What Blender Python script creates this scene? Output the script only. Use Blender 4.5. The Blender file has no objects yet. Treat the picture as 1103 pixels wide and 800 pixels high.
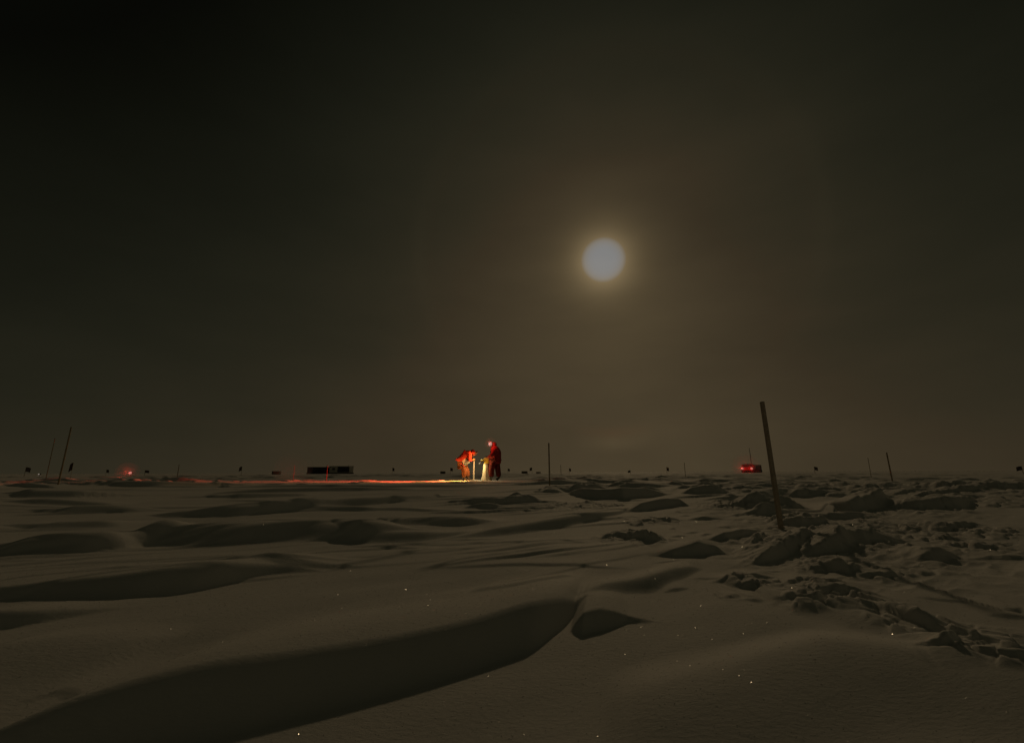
import bpy, bmesh, math, random
import numpy as np
from mathutils import Vector, Matrix

random.seed(11)
rng = np.random.default_rng(11)
SC = bpy.context.scene
COL = SC.collection
R = math.radians

# ------------------------------------------------------------------ moon geometry
MOON_AZ = R(12.77)          # to the right of straight ahead (+Y)
MOON_EL = R(26.43)
MOON_DIR = Vector((math.sin(MOON_AZ) * math.cos(MOON_EL), math.cos(MOON_AZ) * math.cos(MOON_EL), math.sin(MOON_EL)))
A_AX = (math.cos(MOON_AZ), -math.sin(MOON_AZ))      # across the moonlight, on the ground
B_AX = (math.sin(MOON_AZ), math.cos(MOON_AZ))       # towards the moon, on the ground


def prop(o, label=None, cat=None, group=None, kind=None):
    if label: o['label'] = label
    if cat: o['category'] = cat
    if group: o['group'] = group
    if kind: o['kind'] = kind
    return o


# ------------------------------------------------------------------ materials
def new_mat(name):
    m = bpy.data.materials.new(name); m.use_nodes = True
    return m, m.node_tree, m.node_tree.nodes['Principled BSDF']


def plain(name, rgb, rough=0.7, noise=0.25, scale=20.0, bump=0.0, metal=0.0):
    m, nt, p = new_mat(name)
    tc = nt.nodes.new('ShaderNodeTexCoord')
    n = nt.nodes.new('ShaderNodeTexNoise'); n.inputs['Scale'].default_value = scale; n.inputs['Detail'].default_value = 5
    nt.links.new(tc.outputs['Object'], n.inputs['Vector'])
    mx = nt.nodes.new('ShaderNodeMix'); mx.data_type = 'RGBA'
    mx.inputs[6].default_value = (*[c * (1 - noise) for c in rgb], 1)
    mx.inputs[7].default_value = (*[min(1, c * (1 + noise)) for c in rgb], 1)
    nt.links.new(n.outputs['Fac'], mx.inputs[0]); nt.links.new(mx.outputs[2], p.inputs['Base Color'])
    p.inputs['Roughness'].default_value = rough; p.inputs['Metallic'].default_value = metal
    if bump:
        b = nt.nodes.new('ShaderNodeBump'); b.inputs['Strength'].default_value = bump; b.inputs['Distance'].default_value = 0.01
        nt.links.new(n.outputs['Fac'], b.inputs['Height']); nt.links.new(b.outputs['Normal'], p.inputs['Normal'])
    return m


def glow(name, rgb, strength):
    m, nt, p = new_mat(name)
    p.inputs['Base Color'].default_value = (0.02, 0.02, 0.02, 1)
    p.inputs['Emission Color'].default_value = (*rgb, 1); p.inputs['Emission Strength'].default_value = strength
    return m


M = dict(
    jacket=plain('red_parka_cloth', (0.50, 0.05, 0.03), 0.8, 0.2, 9, 0.5),
    jacket2=plain('deep_red_parka_cloth', (0.34, 0.02, 0.02), 0.8, 0.2, 9, 0.5),
    trousers=plain('dark_bib_cloth', (0.22, 0.09, 0.04), 0.85, 0.2, 12, 0.4),
    trousers2=plain('maroon_bib_cloth', (0.16, 0.016, 0.014), 0.85, 0.2, 12, 0.4),
    boot=plain('boot_rubber', (0.10, 0.09, 0.08), 0.7),
    glove=plain('glove_leather', (0.45, 0.30, 0.14), 0.7),
    skin=plain('skin', (0.45, 0.26, 0.18), 0.55, 0.08),
    hair=plain('hair', (0.05, 0.03, 0.02), 0.8),
    fur=plain('hood_ruff', (0.16, 0.10, 0.06), 0.95, 0.4, 60, 1.0),
    strap=plain('strap_webbing', (0.05, 0.05, 0.05), 0.8),
    wood=plain('weathered_wood', (0.44, 0.38, 0.30), 0.85, 0.35, 26, 0.6),
    bamboo=plain('bamboo', (0.34, 0.28, 0.18), 0.7, 0.3, 15, 0.3),
    flag=plain('dark_flag_cloth', (0.14, 0.12, 0.11), 0.9),
    redstake=plain('red_stake_paint', (0.30, 0.06, 0.05), 0.7),
    pale=plain('pale_canvas', (0.75, 0.76, 0.66), 0.85, 0.1, 14, 0.4),
    white=plain('white_enamel', (0.78, 0.77, 0.72), 0.5, 0.06),
    yellow=plain('yellow_enamel', (0.62, 0.45, 0.05), 0.5, 0.15),
    black=plain('black_paint', (0.022, 0.02, 0.018), 0.6),
    dark=plain('dark_hut_paint', (0.02, 0.013, 0.011), 0.7),
    hutpale=plain('pale_hut_panel', (0.55, 0.53, 0.46), 0.7),
    crate=plain('crate_boards', (0.16, 0.13, 0.10), 0.85),
    rubber=plain('track_rubber', (0.02, 0.02, 0.02), 0.85),
    vehred=plain('vehicle_red_paint', (0.22, 0.03, 0.022), 0.5, 0.1),
    glass=plain('dark_glass', (0.02, 0.02, 0.022), 0.12, 0.05),
    steel=plain('dull_steel', (0.25, 0.25, 0.25), 0.45, 0.1, 20, 0, 0.6),
    lens_pink=glow('lit_headlamp_lens', (1.0, 0.60, 0.48), 0.42),
    lens_red=glow('lit_red_lens', (1.0, 0.36, 0.28), 0.46),
    lens_white=glow('lit_white_lens', (1.0, 0.85, 0.7), 0.20),
)


# ------------------------------------------------------------------ mesh helpers
def obj(name, bm, m, parent=None, smooth=True, loc=None):
    me = bpy.data.meshes.new(name)
    bmesh.ops.recalc_face_normals(bm, faces=bm.faces)
    bm.to_mesh(me); bm.free()
    if smooth:
        me.polygons.foreach_set('use_smooth', [True] * len(me.polygons))
    me.materials.append(M[m] if isinstance(m, str) else m)
    o = bpy.data.objects.new(name, me); COL.objects.link(o)
    if parent: o.parent = parent
    if loc is not None: o.location = loc
    return o


def empty(name, loc, rz=0.0):
    o = bpy.data.objects.new(name, None); COL.objects.link(o)
    o.location = loc; o.rotation_euler = (0, 0, rz); o.empty_display_size = 0.1
    return o


def add_box(bm, c, s, bev=0.0, rz=0.0, ry=0.0):
    r = bmesh.ops.create_cube(bm, size=1.0)
    mt = Matrix.Translation(c) @ Matrix.Rotation(rz, 4, 'Z') @ Matrix.Rotation(ry, 4, 'Y') @ Matrix.Diagonal((*s, 1))
    bmesh.ops.transform(bm, matrix=mt, verts=r['verts'])
    if bev:
        es = list({e for v in r['verts'] for e in v.link_edges})
        bmesh.ops.bevel(bm, geom=es, offset=bev, segments=2, affect='EDGES', profile=0.6)
    return bm


def add_tube(bm, pts, rad, seg=8, square=False):
    """a tube through pts; rad a number or one per point."""
    n = len(pts); rad = rad if isinstance(rad, (list, tuple)) else [rad] * n
    pts = [Vector(p) for p in pts]; rings = []
    for i, p in enumerate(pts):
        d = (pts[min(i + 1, n - 1)] - pts[max(i - 1, 0)]).normalized()
        ref = Vector((0, 1, 0)) if abs(d.y) < 0.9 else Vector((1, 0, 0))
        u = d.cross(ref).normalized(); w = d.cross(u)
        k = 4 if square else seg
        off = math.pi / 4 if square else 0
        rings.append([bm.verts.new(p + rad[i] * (u * math.cos(off + 2 * math.pi * j / k) + w * math.sin(off + 2 * math.pi * j / k))) for j in range(k)])
    for a, b in zip(rings, rings[1:]):
        for j in range(len(a)):
            bm.faces.new((a[j], a[(j + 1) % len(a)], b[(j + 1) % len(a)], b[j]))
    bm.faces.new(rings[0][::-1]); bm.faces.new(rings[-1])
    return bm


def add_lathe(bm, prof, c=(0, 0, 0), seg=24, wob=None):
    rings = []
    for i, (r, z) in enumerate(prof):
        ring = []
        for j in range(seg):
            t = 2 * math.pi * j / seg
            rr = r * (1 + (wob(t, i) if wob else 0))
            ring.append(bm.verts.new((c[0] + rr * math.cos(t), c[1] + rr * math.sin(t), c[2] + z)))
        rings.append(ring)
    for a, b in zip(rings, rings[1:]):
        for j in range(seg):
            bm.faces.new((a[j], a[(j + 1) % seg], b[(j + 1) % seg], b[j]))
    bm.faces.new(rings[0][::-1]); bm.faces.new(rings[-1])
    return bm


def skin(name, pts, edges, m, parent=None, sub=2, root=0):
    """one continuous skinned surface over a skeleton: pts = (x, y, z, radius or (rx, ry))."""
    me = bpy.data.meshes.new(name + '_skeleton')
    me.from_pydata([p[:3] for p in pts], edges, [])
    o = bpy.data.objects.new(name, me); COL.objects.link(o)
    mod = o.modifiers.new('skin', 'SKIN'); mod.use_smooth_shade = True
    for i, p in enumerate(pts):
        sv = me.skin_vertices[0].data[i]
        r = p[3]; sv.radius = r if isinstance(r, tuple) else (r, r)
        sv.use_root = (i == root)
    sm = o.modifiers.new('smooth', 'SUBSURF'); sm.levels = sub; sm.render_levels = sub
    bpy.context.view_layer.update()
    ev = o.evaluated_get(bpy.context.evaluated_depsgraph_get())
    res = bpy.data.meshes.new_from_object(ev)
    o.modifiers.clear(); o.data = res; res.name = name
    bpy.data.meshes.remove(me)
    res.materials.clear(); res.materials.append(M[m])
    res.polygons.foreach_set('use_smooth', [True] * len(res.polygons))
    if parent: o.parent = parent
    return o

SUN_E, SUN_C, ROLL, MOON_GLARE, BACK_SKY = 0.226, (1.0, 0.715, 0.395), -0.2, 0.052, 0.012

# ------------------------------------------------------------------ the snow surface
# Drift scarps: (steepness, softness, raggedness) and a crest line in metres on the ground (across the moonlight, towards the moon, crest height).
SCARPS = [
    ( (1.5, 0.025, 0.005, 8.0, 0.24) , [(-1.709, 1.154, 0.1), (-1.65, 1.222, 0.115), (-1.552, 1.322, 0.132), (-1.415, 1.451, 0.141), (-1.249, 1.59, 0.139), (-1.134, 1.701, 0.135), (-0.932, 1.881, 0.129), (-0.705, 2.107, 0.131), (-0.498, 2.356, 0.146), (-0.408, 2.442, 0.146), (-0.304, 2.659, 0.09), (-0.23, 2.869, 0.01), (-0.149, 2.858, 0.0)] ),
    ( (1.5, 0.025, 0.005, 8.0, 0.24) , [(-3.831, 2.062, 0.032), (-3.48, 2.203, 0.061), (-3.219, 2.272, 0.092), (-3.053, 2.328, 0.11), (-2.847, 2.419, 0.134), (-2.647, 2.605, 0.128), (-2.446, 3.012, 0.055), (-2.232, 3.118, 0.012), (-2.142, 3.135, 0.0)] ),
    ( (1.5, 0.025, 0.005, 8.0, 0.24) , [(-3.434, 1.802, 0.0), (-2.973, 1.756, 0.062), (-2.855, 1.823, 0.051), (-2.779, 1.957, 0.026), (-2.679, 2.111, 0.003), (-2.646, 2.13, 0.0)] ),
    ( (1.85, 0.04, 0.008, 8.0, 0.3) , [(-5.957, 3.19, 0.0), (-5.011, 3.033, 0.11), (-4.775, 3.149, 0.138), (-4.577, 3.306, 0.147)] ),
    ( (1.85, 0.04, 0.008, 8.0, 0.3) , [(-5.378, 3.706, 0.0), (-5.303, 3.821, 0.016), (-5.145, 3.895, 0.069), (-4.494, 3.846, 0.154), (-3.756, 4.037, 0.181), (-3.239, 4.444, 0.162), (-2.574, 4.52, 0.107), (-2.284, 4.82, 0.029)] ),
    ( (1.85, 0.04, 0.008, 8.0, 0.3) , [(-6.778, 5.487, 0.0), (-6.344, 5.537, 0.077), (-5.536, 5.908, 0.14), (-5.105, 6.781, 0.147), (-4.507, 7.838, 0.141), (-4.028, 9.088, 0.095), (-3.95, 10.248, 0.0)] ),
    ( (1.85, 0.04, 0.008, 8.0, 0.3) , [(-7.464, 4.201, 0.0), (-6.542, 4.187, 0.077), (-6.239, 4.476, 0.077)] ),
    ( (1.85, 0.04, 0.008, 8.0, 0.3) , [(-9.371, 5.454, 0.0), (-8.161, 5.421, 0.082), (-7.532, 5.776, 0.052), (-7.307, 6.053, 0.0)] ),
    ( (1.85, 0.04, 0.008, 8.0, 0.3) , [(-3.499, 6.0, 0.0), (-2.67, 5.61, 0.104), (-2.018, 5.949, 0.095), (-1.641, 6.345, 0.0)] ),
    ( (1.85, 0.04, 0.008, 8.0, 0.3) , [(-1.669, 4.931, 0.033), (-1.429, 5.225, 0.081), (-1.17, 5.571, 0.094), (-0.646, 6.254, 0.113), (0.005, 7.352, 0.049), (0.241, 8.177, 0.0)] ),
    ( (1.85, 0.04, 0.008, 8.0, 0.3) , [(-3.247, 4.693, 0.0), (-2.512, 4.415, 0.089), (-2.012, 4.749, 0.079), (-1.766, 5.215, 0.029), (-1.713, 5.411, 0.0)] ),
    ( (1.85, 0.04, 0.008, 8.0, 0.3) , [(-2.075, 3.266, 0.018), (-1.94, 3.587, 0.029), (-1.819, 3.932, 0.024), (-1.704, 4.218, 0.0)] ),
    ( (1.85, 0.04, 0.008, 8.0, 0.3) , [(-0.22, 2.975, 0.004), (-0.11, 3.094, 0.027), (0.02, 3.211, 0.045), (0.197, 3.373, 0.064), (0.383, 3.671, 0.055), (0.544, 3.893, 0.034), (0.635, 4.006, 0.0)] ),
    ( (1.3, 0.02, 0.004, 14.0, 0.1) , [(-0.2, 2.538, 0.075), (-0.145, 2.589, 0.075), (-0.116, 2.609, 0.075), (-0.045, 2.653, 0.056), (0.027, 2.686, 0.026), (0.16, 2.685, 0.003)] ),
    ( (1.1, 0.012, 0.02) , [(3.388, 8.24, 0.128), (3.405, 8.844, 0.025), (3.546, 8.2, 0.173), (4.056, 8.663, 0.219), (4.444, 9.117, 0.227), (5.023, 9.9, 0.0)] ),
    ( (1.1, 0.012, 0.02) , [(4.363, 8.623, 0.045), (4.581, 8.452, 0.146), (4.827, 8.57, 0.162), (5.264, 8.746, 0.187), (6.595, 10.316, 0.0)] ),
    ( (1.1, 0.012, 0.02) , [(1.652, 11.822, 0.061), (1.81, 11.826, 0.149), (2.141, 11.982, 0.204), (2.481, 12.002, 0.158), (2.698, 12.179, 0.035)] ),
    ( (1.1, 0.012, 0.02) , [(0.231, 7.85, 0.034), (0.397, 8.071, 0.117), (0.797, 8.6, 0.15), (1.149, 9.018, 0.115), (1.285, 8.897, 0.012)] ),
    ( (1.1, 0.012, 0.02) , [(-0.916, 10.711, 0.132), (-0.771, 10.502, 0.189), (0.15, 9.993, 0.249), (0.735, 10.781, 0.197), (1.166, 11.347, 0.032)] ),
    ( (1.1, 0.012, 0.02) , [(-0.11, 5.241, 0.028), (-0.008, 5.329, 0.057), (0.265, 5.047, 0.085), (0.413, 4.974, 0.055), (0.466, 5.0, 0.0)] ),
    ( (1.1, 0.012, 0.02) , [(0.33, 4.38, 0.011), (0.472, 4.412, 0.064), (0.728, 4.61, 0.103), (0.876, 4.692, 0.061), (0.943, 4.654, 0.012)] ),
    ( (1.1, 0.012, 0.02) , [(0.911, 5.249, 0.006), (1.092, 5.304, 0.066), (1.36, 5.642, 0.071), (1.633, 6.02, 0.022)] ),
    ( (1.1, 0.012, 0.02) , [(1.066, 4.244, 0.009), (1.182, 4.379, 0.06), (1.316, 4.544, 0.096), (1.531, 4.831, 0.103), (1.71, 5.056, 0.081), (1.911, 5.339, 0.059), (1.923, 5.257, 0.01)] ),
    ( (1.1, 0.012, 0.02) , [(1.266, 4.874, 0.041), (1.345, 4.997, 0.065), (1.51, 5.26, 0.018)] ),
    ( (1.1, 0.012, 0.02) , [(1.747, 4.783, 0.059), (1.933, 4.903, 0.125), (2.24, 5.277, 0.144), (2.565, 5.458, 0.106), (2.67, 5.407, 0.061), (2.912, 5.548, 0.0)] ),
    ( (1.1, 0.012, 0.02) , [(2.077, 6.623, 0.08), (2.263, 6.584, 0.12), (2.544, 6.77, 0.089), (2.862, 7.152, 0.0)] ),
    ( (1.1, 0.012, 0.02) , [(2.418, 4.52, 0.039), (2.498, 4.56, 0.07), (2.661, 4.679, 0.074), (2.805, 4.77, 0.046), (2.82, 4.719, 0.012)] ),
    ( (1.1, 0.012, 0.02) , [(1.429, 4.186, 0.004), (1.527, 4.103, 0.044), (1.603, 3.976, 0.072), (1.704, 4.007, 0.05), (1.79, 4.052, 0.0)] ),
    ( (1.1, 0.012, 0.02) , [(1.011, 3.197, 0.004), (1.109, 3.249, 0.027), (1.266, 3.387, 0.032), (1.394, 3.405, 0.044), (1.479, 3.352, 0.029), (1.525, 3.284, 0.007)] ),
    ( (1.1, 0.012, 0.02) , [(1.382, 3.033, 0.013), (1.405, 2.884, 0.048), (1.453, 2.784, 0.063), (1.497, 2.673, 0.048), (1.554, 2.58, 0.025), (1.639, 2.497, 0.01), (1.688, 2.413, 0.005)] ),
    ( (1.1, 0.012, 0.02) , [(2.853, 4.682, 0.005), (2.99, 4.707, 0.025), (3.094, 4.654, 0.03), (3.179, 4.618, 0.025), (3.25, 4.578, 0.013)] ),
    ( (1.1, 0.012, 0.02) , [(3.561, 6.223, 0.028), (3.724, 6.336, 0.054), (4.195, 6.708, 0.039), (4.264, 6.719, 0.016)] ),
    ( (1.1, 0.012, 0.02) , [(1.915, 3.364, 0.015), (1.918, 3.68, 0.019), (1.937, 2.983, 0.012), (1.981, 4.091, 0.016), (2.0, 4.313, 0.011)] ),
    ( (1.1, 0.012, 0.02) , [(7.294, 12.828, 0.068), (7.479, 12.639, 0.161), (7.881, 12.705, 0.131), (8.567, 13.497, 0.0)] ),
    ( (1.1, 0.012, 0.02) , [(7.949, 12.413, 0.062), (8.181, 12.208, 0.171), (8.693, 12.223, 0.142), (10.575, 14.083, 0.0)] ),
    ( (1.1, 0.012, 0.02) , [(0.805, 3.743, 0.008), (0.877, 3.768, 0.031), (0.978, 3.797, 0.029), (1.069, 3.8, 0.006)] ),
    ( (1.85, 0.04, 0.008, 8.0, 0.3) , [(-16.036, 10.781, 0.0), (-13.507, 9.979, 0.117), (-12.668, 10.622, 0.134), (-11.989, 11.538, 0.07)] ),
    ( (1.85, 0.04, 0.008, 8.0, 0.3) , [(-13.545, 7.483, 0.0), (-11.422, 6.868, 0.148), (-10.785, 7.268, 0.132), (-10.661, 7.916, 0.053)] ),
    ( (1.85, 0.04, 0.008, 8.0, 0.3) , [(-9.288, 9.365, 0.048), (-8.439, 10.073, 0.109), (-6.952, 11.085, 0.109), (-5.59, 11.662, 0.039)] ),
    ( (1.85, 0.04, 0.008, 8.0, 0.3) , [(-10.956, 11.188, 0.03), (-8.535, 12.113, 0.068), (-6.683, 12.654, 0.073), (-5.081, 13.154, 0.058), (-3.393, 14.045, 0.033)] ),
    ( (1.0, 0.42, 0.006) , [(0.075, 1.832, 0.05), (0.432, 2.058, 0.05), (0.646, 2.212, 0.05), (0.877, 2.345, 0.05), (1.059, 2.317, 0.05), (1.295, 2.288, 0.05), (1.575, 2.306, 0.05)] ),
    ( (1.0, 0.3, 0.006) , [(0.903, 3.26, 0.03), (1.047, 3.093, 0.03), (1.137, 2.919, 0.03), (1.254, 2.848, 0.03)] ),
    ( (1.0, 0.4, 0.006) , [(-2.577, 1.443, 0.03), (-2.389, 1.569, 0.03), (-2.088, 1.641, 0.03)] ),
    ( (1.85, 0.04, 0.008, 8.0, 0.3) , [(-1.389, 3.45, 0.013), (-1.258, 3.731, 0.018), (-1.012, 4.016, 0.019), (-0.583, 4.509, 0.012)] ),
    ( (1.85, 0.04, 0.008, 8.0, 0.3) , [(-0.84, 2.862, 0.014), (-0.636, 3.015, 0.015), (-0.479, 3.18, 0.015), (-0.387, 3.304, 0.014)] ),
    ( (1.85, 0.04, 0.008, 8.0, 0.3) , [(-10.971, 6.093, 0.0), (-9.826, 6.071, 0.094), (-9.002, 6.399, 0.045)] ),
    ( (1.85, 0.04, 0.008, 8.0, 0.3) , [(-9.087, 8.432, 0.0), (-7.952, 8.389, 0.101), (-7.224, 9.243, 0.05)] ),
    ( (1.85, 0.04, 0.008, 8.0, 0.3) , [(-5.186, 6.674, 0.038), (-4.419, 7.092, 0.062), (-3.474, 7.283, 0.042), (-2.821, 7.338, 0.026)] ),
    ( (1.0, 0.05, 0.006, 7.0) , [(-2.005, 1.377, 0.01), (-1.999, 1.412, 0.01), (-1.953, 1.423, 0.01), (-1.855, 1.393, 0.01)] ),
]


def base_z(r):
    t = np.clip((r - 2.0) / 18.0, 0, 1)
    q = np.clip((r - 0.6) / 2.8, 0, 1)
    return 0.42 * t * t * (3 - 2 * t) - 0.13 * (1 - q * q * (3 - 2 * q))


def hash2(ix, iy, seed):
    n = (ix.astype(np.int64) * 374761393 + iy.astype(np.int64) * 668265263 + seed * 974634777) & 0x7fffffff
    n = ((n ^ (n >> 13)) * 1274126177) & 0x7fffffff
    n = n ^ (n >> 16)
    return (n & 0xffff) / 65535.0


def vnoise(x, y, seed):
    ix, iy = np.floor(x), np.floor(y); fx, fy = x - ix, y - iy
    ux = fx ** 3 * (fx * (fx * 6 - 15) + 10); uy = fy ** 3 * (fy * (fy * 6 - 15) + 10)
    a, b = hash2(ix, iy, seed), hash2(ix + 1, iy, seed); c, d = hash2(ix, iy + 1, seed), hash2(ix + 1, iy + 1, seed)
    return (a + (b - a) * ux) * (1 - uy) + (c + (d - c) * ux) * uy - 0.5


def sstep(a, b, x):
    t = np.clip((x - a) / (b - a), 0, 1)
    return t * t * (3 - 2 * t)


def make_scarp(rows, seed, face=1.0, soft=0.012, rough=0.012, back=7.0, rnd=0.12):
    """densify a crest line; h falls to 0 at both ends."""
    a = np.array([r[0] for r in rows], float); b = np.array([r[1] for r in rows], float); h = np.array([r[2] for r in rows], float)
    span = a[-1] - a[0]; pad = 0.12 * span + 0.03
    slope0 = (b[1] - b[0]) / max(a[1] - a[0], 1e-3); slope1 = (b[-1] - b[-2]) / max(a[-1] - a[-2], 1e-3)
    slope0 = np.clip(slope0, -1.5, 1.5); slope1 = np.clip(slope1, -1.5, 1.5)
    a = np.concatenate([[a[0] - pad], a, [a[-1] + pad]]); b = np.concatenate([[b[0] - slope0 * pad], b, [b[-1] + slope1 * pad]])
    h = np.concatenate([[0], h, [0]])
    n = 160
    t = np.linspace(a[0], a[-1], n)
    bb, hh = np.interp(t, a, b), np.interp(t, a, h)
    k = np.hanning(13); k /= k.sum()
    bb = np.convolve(np.pad(bb, 6, mode='edge'), k, 'valid'); hh = np.convolve(np.pad(hh, 6, mode='edge'), k, 'valid')
    size = max(span, 0.2)
    end = np.clip(np.minimum(np.arange(n), np.arange(n)[::-1]) / 10.0, 0, 1); hh = hh * end * end * (3 - 2 * end)
    wob = vnoise(t / size * 5, t * 0 + seed, seed) * rough * 1.6 * size + vnoise(t / size * 14, t * 0 + seed, seed + 5) * (rough * 0.25 if rough > 0.01 else 0.0) * size
    bb = bb + wob
    hm = hh.max()
    return dict(t=t, b=bb, h=hh, face=face, soft=soft, back=max(0.35, back * hm), hm=hm, rnd=rnd)


def apply_scarp(s, A, B, Z):
    bc = np.interp(A, s['t'], s['b']); h = np.interp(A, s['t'], s['h'], left=0, right=0)
    u = B - bc
    w = s['face'] * h + s['soft']
    c = s['rnd']
    front = h * sstep(-1, c, u / w)
    rear = 1 - sstep(0.0, 1.0, (u - c * w) / s['back'])
    Z += np.where(u < c * w, front, h * rear)


FEATS = [make_scarp(r, i + 3, face=q[0], soft=q[1], rough=q[2], back=(q[3] if len(q) > 3 else 7.0), rnd=(q[4] if len(q) > 4 else 0.12)) for i, (q, r) in enumerate(SCARPS)]
LOCS = []
for s in FEATS:
    i = int(np.argmax(s['h'])); aa, bb = s['t'][i], s['b'][i]
    LOCS.append((aa * A_AX[0] + bb * B_AX[0], aa * A_AX[1] + bb * B_AX[1], (s['t'][-1] - s['t'][0]) * 0.5))


def random_scarp(r, az, seed, small=1.0, flat=1.0):
    x, y = r * math.sin(az), r * math.cos(az)
    a0, b0 = x * A_AX[0] + y * A_AX[1], x * B_AX[0] + y * B_AX[1]
    g = random.Random(seed)
    half = g.uniform(0.35, 1.5) * small * (0.6 + r / 40 if r < 40 else 1.6)
    h = flat * g.uniform(0.03, 0.12) * small ** 0.5 * (1.0 if r < 40 else 1.15)
    tilt = g.gauss(0.28, 0.3); bow = g.uniform(-0.35, 0.5)
    rows = []
    for k in range(7):
        q = -1 + k / 3.0
        rows.append((a0 + q * half, b0 + tilt * q * half + bow * half * (q * q - 0.4), h * max(0, 1 - abs(q - 0.15 * bow) ** 1.6)))
    return make_scarp(rows, seed, face=g.uniform(0.8, 1.6), soft=0.015, rough=0.05, back=g.uniform(5, 12))


RAND = []
n_try = 0
while len(RAND) < 2300 and n_try < 16000:
    n_try += 1
    r = math.exp(random.uniform(math.log(5.0), math.log(150)))
    az = random.uniform(-1.05, 1.05)
    x, y = r * math.sin(az), r * math.cos(az)
    if r < 13 and any(math.hypot(x - lx, y - ly) < lr + 0.5 for lx, ly, lr in LOCS): continue
    if r < 9 and random.random() < 0.65: continue
    if 12 < r < 27 and -12 < x < 1.0: continue
    RAND.append((r, random_scarp(r, az, 1000 + n_try, (0.8 if az > 0.2 else 1.0) * random.choice((0.35, 0.5, 0.8, 1.0)))))
for k in range(70):                                                  # clods and small broken ledges, right of the post
    r = random.uniform(3.2, 8.0); az = random.uniform(0.30, 0.85)
    RAND.append((r, random_scarp(r, az, 6000 + k, 0.14, 0.5)))
for k in range(45):                                                   # low bumps on the lamp-lit level ground left of the people
    r = random.uniform(15.5, 22); az = random.uniform(-0.62, -0.06)
    RAND.append((r, random_scarp(r, az, 8000 + k, 0.35, 0.9)))
for k in range(120):                                                  # long thin wind ridges across the open drifts
    r = math.exp(random.uniform(math.log(3.7), math.log(18))); az = random.uniform(-1.05, 0.25)
    x, y = r * math.sin(az), r * math.cos(az)
    g = random.Random(9000 + k); a0, b0 = x * A_AX[0] + y * A_AX[1], x * B_AX[0] + y * B_AX[1]
    half = g.uniform(0.25, 0.8) * (0.6 + r / 9); tl = g.gauss(0.75, 0.25); bw = g.uniform(-0.25, 0.25); hh = g.uniform(0.006, 0.018) * (0.7 + r / 8)
    RAND.append((r, make_scarp([(a0 + q * half, b0 + (tl * q + bw * q * q) * half, hh * (1 - abs(q) ** 2)) for q in (-1, -.66, -.33, 0, .33, .66, 1)], 9000 + k, face=g.uniform(1.0, 2.4), soft=0.035, rough=0.01, back=g.uniform(10, 25))))
for k in range(170):                                                   # the rest of the field, beside and behind
    r = math.exp(random.uniform(math.log(2.5), math.log(60)))
    az = random.choice((-1, 1)) * random.uniform(1.1, 3.1)
    RAND.append((r, random_scarp(r, az, 7000 + k)))

WIND = R(35)


# patches of broken, blocky crust: x, y, radius
RUBBLE = [(1.37, 5.00, 0.35), (3.94, 6.22, 0.74), (3.87, 5.21, 0.65), (2.56, 3.71, 0.45), (1.88, 2.97, 0.35), (4.41, 4.23, 0.51), (4.19, 8.36, 0.93), (1.96, 6.63, 0.46), (2.04, 2.34, 0.30), (2.11, 2.16, 0.30), (1.69, 3.25, 0.22), (2.73, 4.49, 0.50), (5.00, 5.24, 0.60), (6.36, 7.72, 0.9), (1.52, 8.56, 0.72), (8.24, 8.02, 1.0), (8.27, 12.02, 1.8), (10.50, 10.80, 1.9), (5.88, 11.65, 1.5), ]


def blocks(X, Y, size, seed):
    """tilted angular crust fragments: height of the nearest jittered cell."""
    x, y = X / size, Y / size; ix, iy = np.floor(x), np.floor(y)
    best = np.full(X.shape, 9.0); second = best.copy(); val = np.zeros(X.shape)
    for dx in (-1, 0, 1):
        for dy in (-1, 0, 1):
            cx, cy = ix + dx, iy + dy
            ox, oy = x - (cx + hash2(cx, cy, seed)), y - (cy + hash2(cx, cy, seed + 1))
            d = np.hypot(ox, oy); k = d < best
            second = np.where(k, best, np.minimum(second, d))
            v = hash2(cx, cy, seed + 2) ** 2 + ox * (hash2(cx, cy, seed + 3) - .5) * 1.3 + oy * (hash2(cx, cy, seed + 4) - .5) * 1.3
            val = np.where(k, v, val); best = np.where(k, d, best)
    return val * sstep(0.02, 0.22, second - best)


def rubble(X, Y):
    z = np.zeros(X.shape)
    m = np.zeros(X.shape)
    for cx, cy, cr in RUBBLE:
        m = np.maximum(m, np.exp(-((X - cx) ** 2 + (Y - cy) ** 2) / (cr * cr)))
    k = m > 0.05
    if k.any():
        x, y, q = X[k], Y[k], m[k]
        r = np.hypot(x, y); sc = np.maximum(1.0, r / 7.0)
        mask = sstep(0.15, 0.75, q + 0.7 * vnoise(x / 0.33 / sc, y / 0.25 / sc, 31))
        out = np.zeros(x.shape)
        for s0 in (1.0, 1.6, 2.4):
            w = (sc >= s0 * 0.8) & (sc < s0 * 1.3) if s0 < 2.4 else sc >= 1.92
            if s0 == 1.0: w = sc < 1.3
            if s0 == 1.6: w = (sc >= 1.3) & (sc < 1.92)
            if w.any(): out[w] = s0 * (1.0 if s0 == 1.0 else 0.6) * (0.044 * blocks(x[w], y[w], 0.21 * s0, 41) + 0.022 * blocks(x[w], y[w], 0.085 * s0, 51))
        z[k] = mask * out
    return z


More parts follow.
